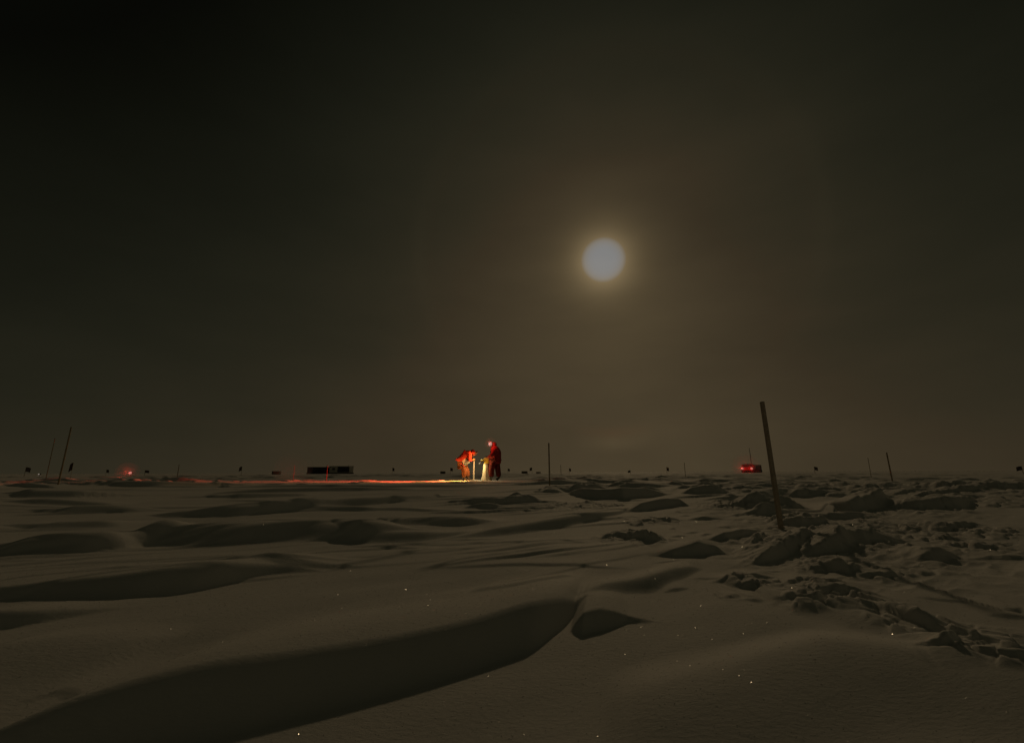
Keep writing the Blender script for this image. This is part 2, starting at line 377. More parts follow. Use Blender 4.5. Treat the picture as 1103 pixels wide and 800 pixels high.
def micro(X, Y, r):
    U = X * math.cos(WIND) + Y * math.sin(WIND); V = -X * math.sin(WIND) + Y * math.cos(WIND)
    z = 0.050 * vnoise(U / 3.4, V / 1.7, 1) + 0.028 * vnoise(U / 1.3, V / 0.5, 2) + 0.0095 * vnoise(U / 0.5, V / 0.2, 3) * sstep(0.9, 2.0, r)
    z += 0.0011 * vnoise(U / 0.16, V / 0.05, 4)
    z += 0.07 * vnoise(U / 9.0, V / 4.5, 12) * sstep(6, 14, r)
    rough = sstep(0.1, 0.9, X / np.maximum(r, 0.1) * 2.0 - 0.2) * sstep(2.6, 4.2, r) * sstep(-0.12, 0.22, vnoise(X / 1.1, Y / 1.1, 9))
    rg = 1 - np.abs(2 * vnoise(U / 0.30, V / 0.16, 6))
    rg2 = 1 - np.abs(2 * vnoise(U / 0.12, V / 0.07, 7))
    z += rough * (0.028 * (rg - 0.6) + 0.012 * (rg2 - 0.6))
    far = sstep(7, 14, r)
    rg3 = 1 - np.abs(2 * vnoise(U / 1.6, V / 0.7, 8))
    calm = sstep(-10.5, -8.5, X) * (1 - sstep(0.5, 2.5, X)) * sstep(13.5, 15.5, r) * (1 - sstep(24, 28, r))
    z *= 1 - 0.35 * calm
    far = far * (1 - calm)
    z += far * 0.05 * (rg3 - 0.6) * sstep(-0.2, 0.25, vnoise(U / 7, V / 4, 10))
    return z + rubble(X, Y)


def height(X, Y):
    """height of the snow at scattered points."""
    X = np.atleast_1d(np.asarray(X, float)); Y = np.atleast_1d(np.asarray(Y, float)); r = np.hypot(X, Y)
    A = X * A_AX[0] + Y * A_AX[1]; B = X * B_AX[0] + Y * B_AX[1]
    Z = base_z(r) + micro(X, Y, r)
    for s in FEATS: apply_scarp(s, A, B, Z)
    for rr, s in RAND:
        k = (A > s['t'][0]) & (A < s['t'][-1]) & (np.abs(B - s['b'].mean()) < s['back'] + 3)
        if k.any():
            q = Z[k]; apply_scarp(s, A[k], B[k], q); Z[k] = q
    return Z


def gz(x, y): return float(height(x, y)[0])


def build_snow():
    az = np.concatenate([np.linspace(-R(62), R(62), 1150), np.linspace(R(62), R(298), 330)[1:-1]])
    rad = np.concatenate([[0.25, 0.5, 0.75], np.exp(np.linspace(math.log(0.95), math.log(90), 1050)), np.exp(np.linspace(math.log(90), math.log(9000), 40))[1:]])
    nr, na = len(rad), len(az)
    RR, AZ = np.meshgrid(rad, az, indexing='ij')
    X, Y = RR * np.sin(AZ), RR * np.cos(AZ)
    A = X * A_AX[0] + Y * A_AX[1]; B = X * B_AX[0] + Y * B_AX[1]
    Z = base_z(RR) + micro(X, Y, RR) * (1 - sstep(60, 110, RR))
    for s in FEATS: apply_scarp(s, A, B, Z)
    azs = az.copy()
    for rr, s in RAND:
        ax, bx = s['t'], s['b']
        px, py = ax * A_AX[0] + bx * B_AX[0], ax * A_AX[1] + bx * B_AX[1]
        qx, qy = px + B_AX[0] * s['back'] * 1.05, py + B_AX[1] * s['back'] * 1.05
        ex, ey = px - B_AX[0] * (s['hm'] * 2 + 0.1), py - B_AX[1] * (s['hm'] * 2 + 0.1)
        cx, cy = np.concatenate([px, qx, ex]), np.concatenate([py, qy, ey])
        cr = np.hypot(cx, cy)
        i0, i1 = np.searchsorted(rad, cr.min() * 0.97), min(nr, np.searchsorted(rad, cr.max() * 1.03) + 1)
        ca = np.arctan2(cx, cy)
        if ca.max() - ca.min() > 3: j0, j1 = 0, na
        else:
            if ca.min() < -R(62): ca = np.where(ca < 0, ca + 2 * math.pi, ca) if ca.max() < -R(62) else ca
            if ca.min() < -R(62) or (ca.max() > R(62) and ca.min() < R(62)): j0, j1 = 0, na
            else: j0, j1 = max(0, np.searchsorted(azs, ca.min()) - 2), min(na, np.searchsorted(azs, ca.max()) + 3)
        q = Z[i0:i1, j0:j1].copy(); apply_scarp(s, A[i0:i1, j0:j1], B[i0:i1, j0:j1], q); Z[i0:i1, j0:j1] = q
    co = np.stack([X, Y, Z], -1).reshape(-1, 3)
    c0 = np.array([[0, 0, Z[0].mean()]])
    idx = np.arange(nr * na).reshape(nr, na)
    nx = np.roll(idx, -1, axis=1)
    quads = np.stack([idx[:-1], idx[1:], nx[1:], nx[:-1]], -1).reshape(-1, 4)
    tris = np.stack([np.full(na, nr * na), idx[0], nx[0]], -1)
    me = bpy.data.meshes.new('snow_field')
    nv = nr * na + 1; nq, ntri = len(quads), len(tris)
    me.vertices.add(nv); me.vertices.foreach_set('co', np.concatenate([co, c0]).astype(np.float32).ravel())
    me.loops.add(nq * 4 + ntri * 3); me.loops.foreach_set('vertex_index', np.concatenate([quads[:, ::-1].ravel(), tris[:, ::-1].ravel()]).astype(np.int32))
    me.polygons.add(nq + ntri)
    me.polygons.foreach_set('loop_start', np.concatenate([np.arange(nq) * 4, nq * 4 + np.arange(ntri) * 3]).astype(np.int32))
    me.polygons.foreach_set('use_smooth', np.ones(nq + ntri, bool))
    me.update(); me.validate()
    if sum(me.polygons[len(me.polygons) // 2].normal[2:3]) < 0: me.flip_normals()
    m, nt, p = new_mat('wind_packed_snow')
    tc = nt.nodes.new('ShaderNodeTexCoord')
    mp = nt.nodes.new('ShaderNodeMapping'); mp.inputs['Rotation'].default_value = (0, 0, -WIND); mp.inputs['Scale'].default_value = (0.45, 1.0, 1.0)
    nt.links.new(tc.outputs['Object'], mp.inputs['Vector'])
    n1 = nt.nodes.new('ShaderNodeTexNoise'); n1.inputs['Scale'].default_value = 60; n1.inputs['Detail'].default_value = 8; n1.inputs['Roughness'].default_value = 0.65
    n2 = nt.nodes.new('ShaderNodeTexNoise'); n2.inputs['Scale'].default_value = 1.1; n2.inputs['Detail'].default_value = 6
    n3 = nt.nodes.new('ShaderNodeTexNoise'); n3.inputs['Scale'].default_value = 700; n3.inputs['Detail'].default_value = 3
    for n in (n1, n2): nt.links.new(mp.outputs['Vector'], n.inputs['Vector'])
    nt.links.new(tc.outputs['Object'], n3.inputs['Vector'])
    mx = nt.nodes.new('ShaderNodeMix'); mx.data_type = 'RGBA'
    mx.inputs[6].default_value = (0.70, 0.70, 0.68, 1); mx.inputs[7].default_value = (0.84, 0.84, 0.82, 1)
    nt.links.new(n2.outputs['Fac'], mx.inputs[0]); nt.links.new(mx.outputs[2], p.inputs['Base Color'])
    ad = nt.nodes.new('ShaderNodeMath'); ad.operation = 'MULTIPLY_ADD'; ad.inputs[1].default_value = 0.3
    nt.links.new(n3.outputs['Fac'], ad.inputs[0]); nt.links.new(n1.outputs['Fac'], ad.inputs[2])
    bp = nt.nodes.new('ShaderNodeBump'); bp.inputs['Strength'].default_value = 0.55; bp.inputs['Distance'].default_value = 0.006
    nt.links.new(ad.outputs[0], bp.inputs['Height']); nt.links.new(bp.outputs['Normal'], p.inputs['Normal'])
    p.inputs['Roughness'].default_value = 0.75; p.inputs['Specular IOR Level'].default_value = 0.15
    me.materials.append(m)
    o = bpy.data.objects.new('snow_field', me); COL.objects.link(o)
    prop(o, kind='structure', label='wind carved snow surface of dark and moonlit drifts')
    # glinting ice crystals lying loose on the near snow
    pick = rng.choice(np.arange(nr * na), 28000, replace=False, p=(lambda w: w / w.sum())(((RR > 1.0) & (RR < 7) & (np.abs(AZ) < R(62))).ravel() * (RR.ravel() ** 0.6)))
    V, Fc = [], []
    for i in pick:
        c = co[i] + np.array([rng.normal(0, .003), rng.normal(0, .003), 0.0006]); sz = rng.uniform(0.0008, 0.0019) * (0.6 + 0.25 * math.hypot(c[0], c[1]))
        n = Vector((rng.normal(0, .45), rng.normal(0, .45), 1)).normalized(); u = n.orthogonal().normalized(); w = n.cross(u)
        k = len(V)
        for j in range(6):
            t = math.pi / 3 * j; q = Vector(c) + sz * (u * math.cos(t) + w * math.sin(t)); V.append(q[:])
        Fc.append(tuple(range(k, k + 6)))
    cm = bpy.data.meshes.new('ice_crystals'); cm.from_pydata(V, [], Fc)
    m, nt, p = new_mat('ice_crystal')
    p.inputs['Base Color'].default_value = (0.78, 0.78, 0.76, 1); p.inputs['Roughness'].default_value = 0.2; p.inputs['Specular IOR Level'].default_value = 1.0
    cm.materials.append(m)
    c = bpy.data.objects.new('ice_crystals', cm); COL.objects.link(c)
    prop(c, 'tiny ice crystals glinting on the near snow', 'ice crystals', kind='stuff')
    return o


snow = build_snow()

# ------------------------------------------------------------------ poles, posts and flags
def stake(x, y, h, rad, m, label, cat='pole', name='marker_pole', group=None, lean=(0, 0), square=False, joints=0):
    z = gz(x, y); bm = bmesh.new()
    n = 7; pts = [(lean[0] * k / n, lean[1] * k / n, -0.25 + (h + 0.25) * k / n) for k in range(n + 1)]
    rr = [rad * (1.0 - 0.12 * k / n) for k in range(n + 1)]
    add_tube(bm, pts, rr, 9, square)
    if joints:
        for j in range(joints):
            f = (j + 0.6) / joints; add_tube(bm, [(lean[0] * f, lean[1] * f, h * f - 0.008), (lean[0] * f, lean[1] * f, h * f + 0.008)], rad * 1.18, 9)
    if square: bmesh.ops.bevel(bm, geom=[e for e in bm.edges], offset=rad * 0.12, segments=1, affect='EDGES')
    o = obj(name, bm, m, loc=(x, y, z), smooth=not square)
    prop(o, label, cat, group)
    return o


stake(3.256, 5.629, 1.56, 0.035, 'wood', 'tall squared wooden post standing in the near drifts on the right', 'post', 'wooden_post', lean=(-0.03, 0.01), square=True)
stake(1.19, 14.53, 1.34, 0.024, 'bamboo', 'thin upright pole planted just right of the two people', group='thin poles planted in the snow', joints=5)
stake(-12.18, 12.19, 1.54, 0.020, 'bamboo', 'taller and nearer of the two close-set poles at the far left', group='thin poles planted in the snow', joints=6, lean=(0.02, 0))
stake(-21.5, 20.9, 1.95, 0.018, 'bamboo', 'fainter pole behind the tall one at the far left', group='thin poles planted in the snow', joints=5)
stake(11.35, 13.57, 0.86, 0.020, 'bamboo', 'short leaning pole at the right, beyond the wooden post', group='thin poles planted in the snow', joints=3, lean=(-0.02, 0))
stake(8.56, 22.42, 0.72, 0.014, 'bamboo', 'short faint pole between the people and the vehicle', group='thin poles planted in the snow')
stake(14.89, 18.82, 0.85, 0.011, 'bamboo', 'faint pole just left of the short leaning pole at the right', group='thin poles planted in the snow')
stake(-26.76, 36.18, 1.04, 0.03, 'bamboo', 'thin dark pole right of the small red lamp', group='thin poles planted in the snow')
stake(5.34, 49.71, 1.10, 0.03, 'bamboo', 'faint distant pole just right of the upright thin pole', group='thin poles planted in the snow')
stake(-7.96, 19.43, 0.66, 0.016, 'redstake', 'red lit stake in front of the two dark huts', 'stake', 'marker_stake', 'red lit stakes beside the lit snow')
stake(-9.13, 18.91, 0.62, 0.008, 'redstake', 'fainter red stake left of the dark huts', 'stake', 'marker_stake', 'red lit stakes beside the lit snow')
post = stake(-1.70, 19.93, 0.90, 0.034, 'white', 'short pale post under the hands of the bending person', 'post', 'ground_post')
cb = bmesh.new(); add_lathe(cb, [(0.05, 0), (0.052, 0.02), (0.045, 0.03)], (0, 0, 0.90), 14); obj('cap', cb, 'white', post)


def marker_flag():
    root = empty('marker_flag', (0, 0, 0))
    bm = bmesh.new(); add_tube(bm, [(0, 0, -0.2), (0.005, 0, 0.5), (0, 0, 1.0)], [0.022, 0.02, 0.016], 7); obj('pole', bm, 'bamboo', root)
    bm = bmesh.new(); nx, nz = 8, 6; g = []
    for i in range(nx + 1):
        for j in range(nz + 1):
            u, v = i / nx, j / nz
            g.append(bm.verts.new((0.02 + 0.34 * u, 0.05 * math.sin(5 * u + 1.5 * v) * u, 0.98 - 0.46 * v - 0.12 * u * u)))
    for i in range(nx):
        for j in range(nz):
            k = i * (nz + 1) + j; bm.faces.new((g[k], g[k + 1], g[k + nz + 2], g[k + nz + 1]))
    bmesh.ops.solidify(bm, geom=bm.faces[:], thickness=0.012)
    obj('flag', bm, 'flag', root)
    return root


def copy_tree(o, parent=None):
    c = o.copy(); COL.objects.link(c)
    if parent: c.parent = parent
    for ch in list(o.children): copy_tree(ch, c)
    return c


FL = 'flags marking the snow field along the horizon'
proto = marker_flag()
flags = [   # x, y, height, width factor, turn, label
    (-66.0, 61.2, 1.3, 2.2, 0.3, 'distant dark flag at the extreme left, left of the white light'),
    (-31.4, 32.2, 1.15, 0.8, 2.9, 'dark pennant on a thin pole right of the two far left poles'),
    (-73.5, 81.8, 1.1, 1.6, 0.2, 'small faint flag left of the small red lamp'),
    (-63.1, 77.6, 0.9, 2.6, 0.1, 'low squat dark flag just right of the small red lamp'),
    (-41.1, 68.6, 1.35, 1.8, 2.8, 'dark flag halfway between the red lamp and the dark huts'),
    (-23.1, 87.0, 1.3, 1.7, 0.3, 'lone dark flag between the huts and the bending person'),
    (-13.6, 99.1, 1.4, 2.4, 0.0, 'round looking dark flag just left of the bending person'),
    (-0.95, 95.0, 1.1, 2.0, 0.4, 'first small dark flag right of the standing person'),
    (4.35, 99.9, 1.4, 2.4, 3.0, 'taller dark flag between two low crates left of the thin pole'),
    (8.73, 69.5, 0.95, 1.3, 0.2, 'dark flag shortly right of the upright thin pole'),
    (15.15, 58.0, 0.55, 1.5, 2.9, 'very short dark flag on the horizon below the pale patch under the moon'),
    (19.4, 56.8, 0.95, 1.2, 0.2, 'narrow dark flag left of the short faint pole'),
    (38.9, 58.2, 0.95, 1.7, 0.1, 'dark flag right of the tall wooden post'),
    (44.9, 39.8, 0.75, 1.6, 3.0, 'dark flag at the extreme right edge'),
]
for i, (x, y, h, w, rz, lab) in enumerate(flags):
    o = proto if i == 0 else copy_tree(proto)
    o.location = (x, y, gz(x, y) - 0.02); o.scale = (0.62 * w, 1.2, h); o.rotation_euler = (0, 0, rz + (math.atan2(-x, y) if rz < 1.5 else math.atan2(-x, y)))
    prop(o, lab, 'flag', FL)


def cargo_crate():
    root = empty('cargo_crate', (0, 0, 0))
    bm = bmesh.new(); add_box(bm, (0, 0, 0.42), (1.6, 1.1, 0.6), 0.02); obj('box', bm, 'crate', root, False)
    bm = bmesh.new(); add_box(bm, (0, 0, 0.75), (1.68, 1.18, 0.05), 0.01); obj('lid', bm, 'black', root, False)
    for s in (-1, 1):
        bm = bmesh.new(); add_box(bm, (0, s * 0.4, 0.05), (1.7, 0.12, 0.13), 0.02); obj('skid', bm, 'wood', root, False)
    return root


cr = cargo_crate()
crates = [(-55.5, 106.4, 1.0, 'low dark crate left of the two dark huts'),
          (-16.7, 108.7, 0.75, 'low dark crate left of the bending person'),
          (3.1, 115.0, 0.8, 'low dark crate nearer the standing person, left of a flag'),
          (6.6, 114.8, 0.6, 'low dark crate nearest the upright thin pole')]
for i, (x, y, s, lab) in enumerate(crates):
    o = cr if i == 0 else copy_tree(cr)
    o.location = (x, y, gz(x, y)); o.scale = (s, s, s); o.rotation_euler = (0, 0, 0.2 * i)
    prop(o, lab, 'crate', 'crates left on the snow along the horizon')


# ------------------------------------------------------------------ huts
def panel(name, c, s, m, parent, bev=0.01):
    bm = bmesh.new(); add_box(bm, c, s, bev); return obj(name, bm, m, parent, False)


def hut(x, y, w, d, h, rz, wall, roof, label):
    root = empty('hut', (x, y, gz(x, y)), rz)
    panel('wall', (0, 0, 0.35 + h / 2), (w, d, h), wall, root, 0.03)
    rf = panel('roof', (0, 0, 0.35 + h + 0.06), (w + 0.2, d + 0.2, 0.12), roof, root, 0.03)
    bm = bmesh.new(); add_tube(bm, [(w * 0.3, 0, 0.35 + h + 0.1), (w * 0.3, 0, 0.35 + h + 0.45)], 0.09, 10); obj('vent', bm, 'steel', rf)
    for s in (-1, 1): panel('skid', (0, s * d * 0.35, 0.16), (w + 0.4, 0.22, 0.36), 'black', root)
    prop(root, label, 'hut', 'two huts on the snow horizon')
    return root


h1 = hut(-62.9, 147.1, 7.0, 3.0, 1.75, 0.38, 'dark', 'black', 'long low black hut, the left of two, behind a red stake')
dr = panel('door', (2.0, -1.53, 1.2), (0.9, 0.06, 1.6), 'black', h1); panel('handle', (1.68, -1.58, 1.15), (0.08, 0.05, 0.2), 'steel', dr, 0.0)
wd = panel('window', (-1.2, -1.53, 1.45), (1.1, 0.06, 0.6), 'glass', h1); panel('frame', (-1.2, -1.515, 1.45), (1.25, 0.05, 0.75), 'black', wd)
h2 = hut(-56.6, 149.6, 7.4, 3.2, 2.05, 0.36, 'hutpale', 'hutpale', 'paler grey hut with a black open bay, right of the black hut')
bay = panel('door', (0.6, -1.63, 1.4), (3.6, 0.07, 1.75), 'black', h2); panel('frame', (0.6, -1.615, 2.35), (3.8, 0.06, 0.10), 'hutpale', bay, 0.0)
wd = panel('window', (-2.4, -1.63, 1.6), (0.8, 0.06, 0.6), 'glass', h2); panel('sill', (-2.4, -1.66, 1.26), (1.0, 0.12, 0.06), 'steel', wd, 0.0)


# ------------------------------------------------------------------ lamps
def lamp(kind, name, loc, rgb, power, parent=None, target=None, size=None, blend=0.6, soft=0.04):
    d = bpy.data.lights.new(name, kind); d.color = rgb; d.energy = power; d.shadow_soft_size = soft
    if kind == 'SPOT': d.spot_size = size; d.spot_blend = blend
    o = bpy.data.objects.new(name, d); COL.objects.link(o); o.location = loc
    if target is not None: o.rotation_euler = (Vector(target) - Vector(loc)).to_track_quat('-Z', 'Y').to_euler()
    if parent: o.parent = parent
    return o


def ground_lamp(x, y, h, m, rgb, power, label, cat, lens_r):
    root = empty('ground_lamp', (x, y, gz(x, y)))
    bm = bmesh.new(); add_tube(bm, [(0, 0, -0.2), (0, 0, h)], 0.02, 8); obj('stand', bm, 'black', root)
    bm = bmesh.new(); add_lathe(bm, [(0.05, -0.05), (0.09, -0.02), (0.10, 0.08), (0.06, 0.12)], (0, 0.05, h), 14); hs = obj('housing', bm, 'black', root)
    bm = bmesh.new(); bmesh.ops.create_uvsphere(bm, u_segments=16, v_segments=10, radius=lens_r, matrix=Matrix.Translation((0, -0.09, h + 0.03))); obj('lens', bm, m, hs)
    prop(root, label, cat)
    if power: lamp('POINT', 'ground_lamp_light', (0, -0.45, h + 0.1), rgb, power, root)
    return root


ground_lamp(-32.2, 38.2, 0.36, 'lens_red', (1, 0.06, 0.03), 22, 'small red lamp glowing on the snow at the left horizon', 'red lamp', 0.11)
ground_lamp(-57.8, 55.3, 0.28, 'lens_white', (1, 0.8, 0.6), 6, 'tiny white light on the snow beside the far left poles', 'white light', 0.07)

# ------------------------------------------------------------------ tracked vehicle
vx, vy = 62.9, 120.4
v = empty('tracked_vehicle', (vx, vy, gz(vx, vy)), R(-41)); v.scale = (1.2, 1.2, 1.0)
prop(v, 'dark tracked vehicle with two glowing red lamps on the right horizon', 'vehicle')
# local frame: front faces -Y, length along +Y
bm = bmesh.new(); add_box(bm, (0, 4.3, 1.42), (2.3, 5.6, 1.40), 0.08); obj('cargo_body', bm, 'black', v, False)
bm = bmesh.new(); add_box(bm, (0, 0.45, 1.45), (2.4, 1.9, 1.5), 0.10); cab = obj('cab', bm, 'vehred', v, False)
bm = bmesh.new(); add_box(bm, (0, -0.53, 1.78), (2.0, 0.05, 0.62), 0.02); ws = obj('windscreen', bm, 'glass', v, False)
bm = bmesh.new(); add_box(bm, (0.15, -0.57, 1.62), (0.8, 0.02, 0.04), 0.0, 0, 0.3); obj('wiper', bm, 'rubber', ws, False)
bm = bmesh.new(); add_box(bm, (0, -0.72, 0.95), (2.3, 0.5, 0.75), 0.06); obj('bonnet', bm, 'vehred', v, False)
bm = bmesh.new(); add_box(bm, (0, -1.02, 0.62), (2.4, 0.12, 0.2), 0.03); obj('bumper', bm, 'black', v, False)
for s in (-1, 1):
    bm = bmesh.new()
    add_box(bm, (s * 0.95, 3.0, 0.42), (0.6, 8.2, 0.7), 0.22)
    for k in range(33): add_box(bm, (s * 0.95, -0.8 + k * 0.235, 0.79), (0.64, 0.06, 0.05))
    tr = obj('track', bm, 'rubber', v, False)
    for k in range(7):
        bm = bmesh.new(); add_lathe(bm, [(0.26, 0), (0.26, 0.06), (0.1, 0.09)], (0, 0, 0), 16)
        bmesh.ops.transform(bm, matrix=Matrix.Translation((s * 1.25, -0.3 + k * 1.1, 0.42)) @ Matrix.Rotation(s * R(90), 4, 'Y'), verts=bm.verts); obj('wheel', bm, 'steel', tr)
    bm = bmesh.new(); add_box(bm, (s * 1.24, 0.5, 1.75), (0.05, 1.2, 0.6), 0.02); obj('side_window', bm, 'glass', v, False)
    bm = bmesh.new(); add_lathe(bm, [(0.18, 0), (0.24, 0.05), (0.24, 0.2), (0.15, 0.28)], (0, 0, 0), 16)
    bmesh.ops.transform(bm, matrix=Matrix.Translation((s * 0.93, -0.98, 1.12)) @ Matrix.Rotation(R(-90), 4, 'X'), verts=bm.verts); hl = obj('headlamp', bm, 'black', v)
    bm = bmesh.new(); bmesh.ops.create_uvsphere(bm, u_segments=16, v_segments=10, radius=0.27, matrix=Matrix.Translation((s * 0.93, -1.08, 1.12)) @ Matrix.Diagonal((1, 0.55, 1, 1))); obj('lens', bm, 'lens_red', hl)
    lamp('POINT', 'vehicle_lamp_light', (s * 0.93, -1.95, 1.25), (1, 0.03, 0.02), 48, v)
bm = bmesh.new(); add_tube(bm, [(0.5, 0.9, 2.15), (0.52, 0.9, 4.6), (0.45, 0.95, 6.6)], [0.07, 0.06, 0.04], 6); obj('antenna', bm, 'black', v)
bm = bmesh.new(); add_box(bm, (0, 0.5, 2.26), (1.5, 1.1, 0.10), 0.03); obj('roof_rack', bm, 'black', v, False)

# ------------------------------------------------------------------ people
def hand(name, wrist, d, palm_n, m, parent, side=1, curl=0.6):
    """palm with four unequal bent fingers and a thumb leaving the side of the palm; d points from the wrist to the fingers."""
    w = Vector(wrist); d = Vector(d).normalized(); n = Vector(palm_n); n = (n - d * n.dot(d)).normalized(); s = d.cross(n) * side
    pts = [(*w, 0.036), (*(w + d * 0.05), (0.046, 0.03)), (*(w + d * 0.095), (0.046, 0.026))]
    ed = [(0, 1), (1, 2)]
    for off, ln in ((-0.033, 0.070), (-0.011, 0.084), (0.011, 0.080), (0.033, 0.062)):
        b = w + d * 0.10 + s * off; k = len(pts); a1 = curl; a2 = curl * 2
        p1 = b + (d * math.cos(a1 * .4) + n * math.sin(a1 * .4)) * ln * 0.45
        p2 = p1 + (d * math.cos(a1) + n * math.sin(a1)) * ln * 0.33
        p3 = p2 + (d * math.cos(a2) + n * math.sin(a2)) * ln * 0.28
        pts += [(*p1, 0.0115), (*p2, 0.011), (*p3, 0.010)]; ed += [(2, k), (k, k + 1), (k + 1, k + 2)]
    k = len(pts); t1 = w + d * 0.055 + s * -0.055 + n * 0.012; t2 = t1 + (d * 0.7 - s * 0.5 + n * 0.4).normalized() * 0.035; t3 = t2 + (d * 0.8 + n * 0.55).normalized() * 0.03
    pts += [(*t1, 0.016), (*t2, 0.014), (*t3, 0.011)]; ed += [(1, k), (k, k + 1), (k + 1, k + 2)]
    return skin(name, pts, ed, m, parent, 1, 1)


def boot(toe, heel, top, parent):
    t, h, a = Vector(toe), Vector(heel), Vector(top)
    return skin('boot', [(*h, 0.062), (*((t + h) / 2), (0.06, 0.055)), (*t, (0.055, 0.045)), (*((a + h) / 2), 0.07), (*a, 0.082)], [(0, 1), (1, 2), (0, 3), (3, 4)], 'boot', parent, 2)


def head_pts(c, f, up, s=1.0):
    """skull, jaw and nose around centre c; f looks forward."""
    c, f, up = Vector(c), Vector(f).normalized(), Vector(up).normalized()
    return [(*(c - up * 0.10), 0.058 * s), (*c, (0.082 * s, 0.095 * s)), (*(c + up * 0.07), 0.075 * s), (*(c + f * 0.055 - up * 0.055), 0.05 * s), (*(c + f * 0.098 - up * 0.015), 0.017)]


def face_details(c, f, up, parent):
    c, f, up = Vector(c), Vector(f).normalized(), Vector(up).normalized(); s = f.cross(up).normalized()
    for k in (-1, 1):
        bm = bmesh.new(); bmesh.ops.create_uvsphere(bm, u_segments=10, v_segments=8, radius=0.014, matrix=Matrix.Translation(c + f * 0.082 + s * k * 0.032 + up * 0.015)); obj('eye', bm, 'black', parent)
    bm = bmesh.new(); add_tube(bm, [c + f * 0.10 - up * 0.062 - s * 0.024, c + f * 0.106 - up * 0.064, c + f * 0.10 - up * 0.062 + s * 0.024], 0.006, 6); obj('mouth', bm, 'hair', parent)


def headlamp_part(c, f, up, parent, lens_r):
    c, f, up = Vector(c), Vector(f).normalized(), Vector(up).normalized()
    bm = bmesh.new(); q = (f.to_track_quat('Y', 'Z')).to_matrix().to_4x4()
    add_box(bm, (0, 0, 0), (0.075, 0.045, 0.05), 0.01); bmesh.ops.transform(bm, matrix=Matrix.Translation(c) @ q, verts=bm.verts)
    hl = obj('headlamp', bm, 'black', parent, False)
    bm = bmesh.new(); bmesh.ops.create_uvsphere(bm, u_segments=14, v_segments=10, radius=lens_r, matrix=Matrix.Translation(c + f * 0.03)); obj('lens', bm, 'lens_pink', hl)
    return hl


def hood(c, f, up, m, parent):
    c, f, up = Vector(c), Vector(f).normalized(), Vector(up).normalized()
    h = skin('hood', [(*(c - up * 0.15 - f * 0.03), 0.16), (*(c - f * 0.05), (0.155, 0.165)), (*(c + up * 0.085 - f * 0.04), 0.13)], [(0, 1), (1, 2)], m, parent, 2)
    s = f.cross(up).normalized(); bm = bmesh.new(); n = 18
    ring = [c + f * 0.055 + s * 0.135 * math.cos(2 * math.pi * k / n) + up * (0.15 * math.sin(2 * math.pi * k / n) - 0.01) for k in range(n + 1)]
    add_tube(bm, ring, 0.028, 8); obj('ruff', bm, 'fur', h)
    return h


# the standing person: seen from the side and slightly from behind, head bowed, one arm reaching to the equipment
px, py = -0.78, 19.72
pz = gz(px, py)
hc, hf, hu = (-0.10, -0.03, 1.545), (-0.93, -0.16, -0.28), (-0.28, 0, 0.96)
P = head_pts(hc, hf, hu)
body = P + [(-0.02, 0, 1.40, 0.06), (0.02, 0, 1.20, (0.15, 0.11)), (0.03, 0, 0.95, (0.15, 0.11)),
            (-0.03, -0.20, 1.32, 0.06), (-0.10, -0.26, 1.06, 0.05), (-0.30, -0.20, 0.97, 0.036),
            (-0.02, 0.20, 1.32, 0.06), (-0.06, 0.26, 1.06, 0.05), (-0.24, 0.22, 0.95, 0.036),
            (-0.06, -0.10, 0.86, 0.09), (-0.13, -0.10, 0.46, 0.06), (-0.12, -0.10, 0.10, 0.04),
            (0.08, 0.11, 0.86, 0.09), (0.13, 0.12, 0.46, 0.06), (0.19, 0.12, 0.10, 0.04)]
ed = [(0, 1), (1, 2), (1, 3), (1, 4), (0, 5), (5, 6), (6, 7), (6, 8), (8, 9), (9, 10), (6, 11), (11, 12), (12, 13), (7, 14), (14, 15), (15, 16), (7, 17), (17, 18), (18, 19)]
per = skin('person', body, ed, 'skin', None, 1, 7); per.location = (px, py, pz)
prop(per, 'person in a dark red parka standing upright, a lit lamp on the forehead', 'person')
skin('parka', [(0.05, 0, 0.70, (0.25, 0.22)), (0.05, 0, 0.96, (0.265, 0.24)), (0.05, 0, 1.22, (0.26, 0.24)), (0.02, 0, 1.40, (0.21, 0.19)), (-0.02, 0, 1.49, 0.15),
               (-0.02, -0.22, 1.31, 0.10), (-0.09, -0.29, 1.06, 0.085), (-0.29, -0.21, 0.97, 0.066),
               (-0.01, 0.22, 1.31, 0.10), (-0.05, 0.29, 1.06, 0.085), (-0.23, 0.23, 0.95, 0.066)],
     [(0, 1), (1, 2), (2, 3), (3, 4), (3, 5), (5, 6), (6, 7), (3, 8), (8, 9), (9, 10)], 'jacket2', per, 2, 1)
skin('trousers', [(0.02, 0, 0.88, (0.20, 0.17)), (-0.06, -0.11, 0.76, 0.15), (-0.13, -0.115, 0.45, 0.13), (-0.12, -0.105, 0.13, 0.115),
                  (0.09, 0.12, 0.76, 0.15), (0.145, 0.13, 0.45, 0.13), (0.19, 0.12, 0.13, 0.115)],
     [(0, 1), (1, 2), (2, 3), (0, 4), (4, 5), (5, 6)], 'trousers2', per, 2)
boot((-0.26, -0.12, 0.045), (-0.10, -0.105, 0.06), (-0.12, -0.105, 0.22), per); boot((0.05, 0.12, 0.045), (0.20, 0.12, 0.06), (0.19, 0.12, 0.22), per)
hood(hc, hf, hu, 'jacket2', per); face_details(hc, hf, hu, per)
hand('glove', (-0.31, -0.20, 0.965), (-0.9, 0.25, -0.15), (0, 0.2, -1), 'glove', per, 1); hand('glove', (-0.25, 0.225, 0.945), (-0.9, -0.2, -0.2), (0, -0.2, -1), 'glove', per, -1)
hlp = headlamp_part(Vector((-0.16, -0.20, 1.56)), hf, hu, per, 0.085)
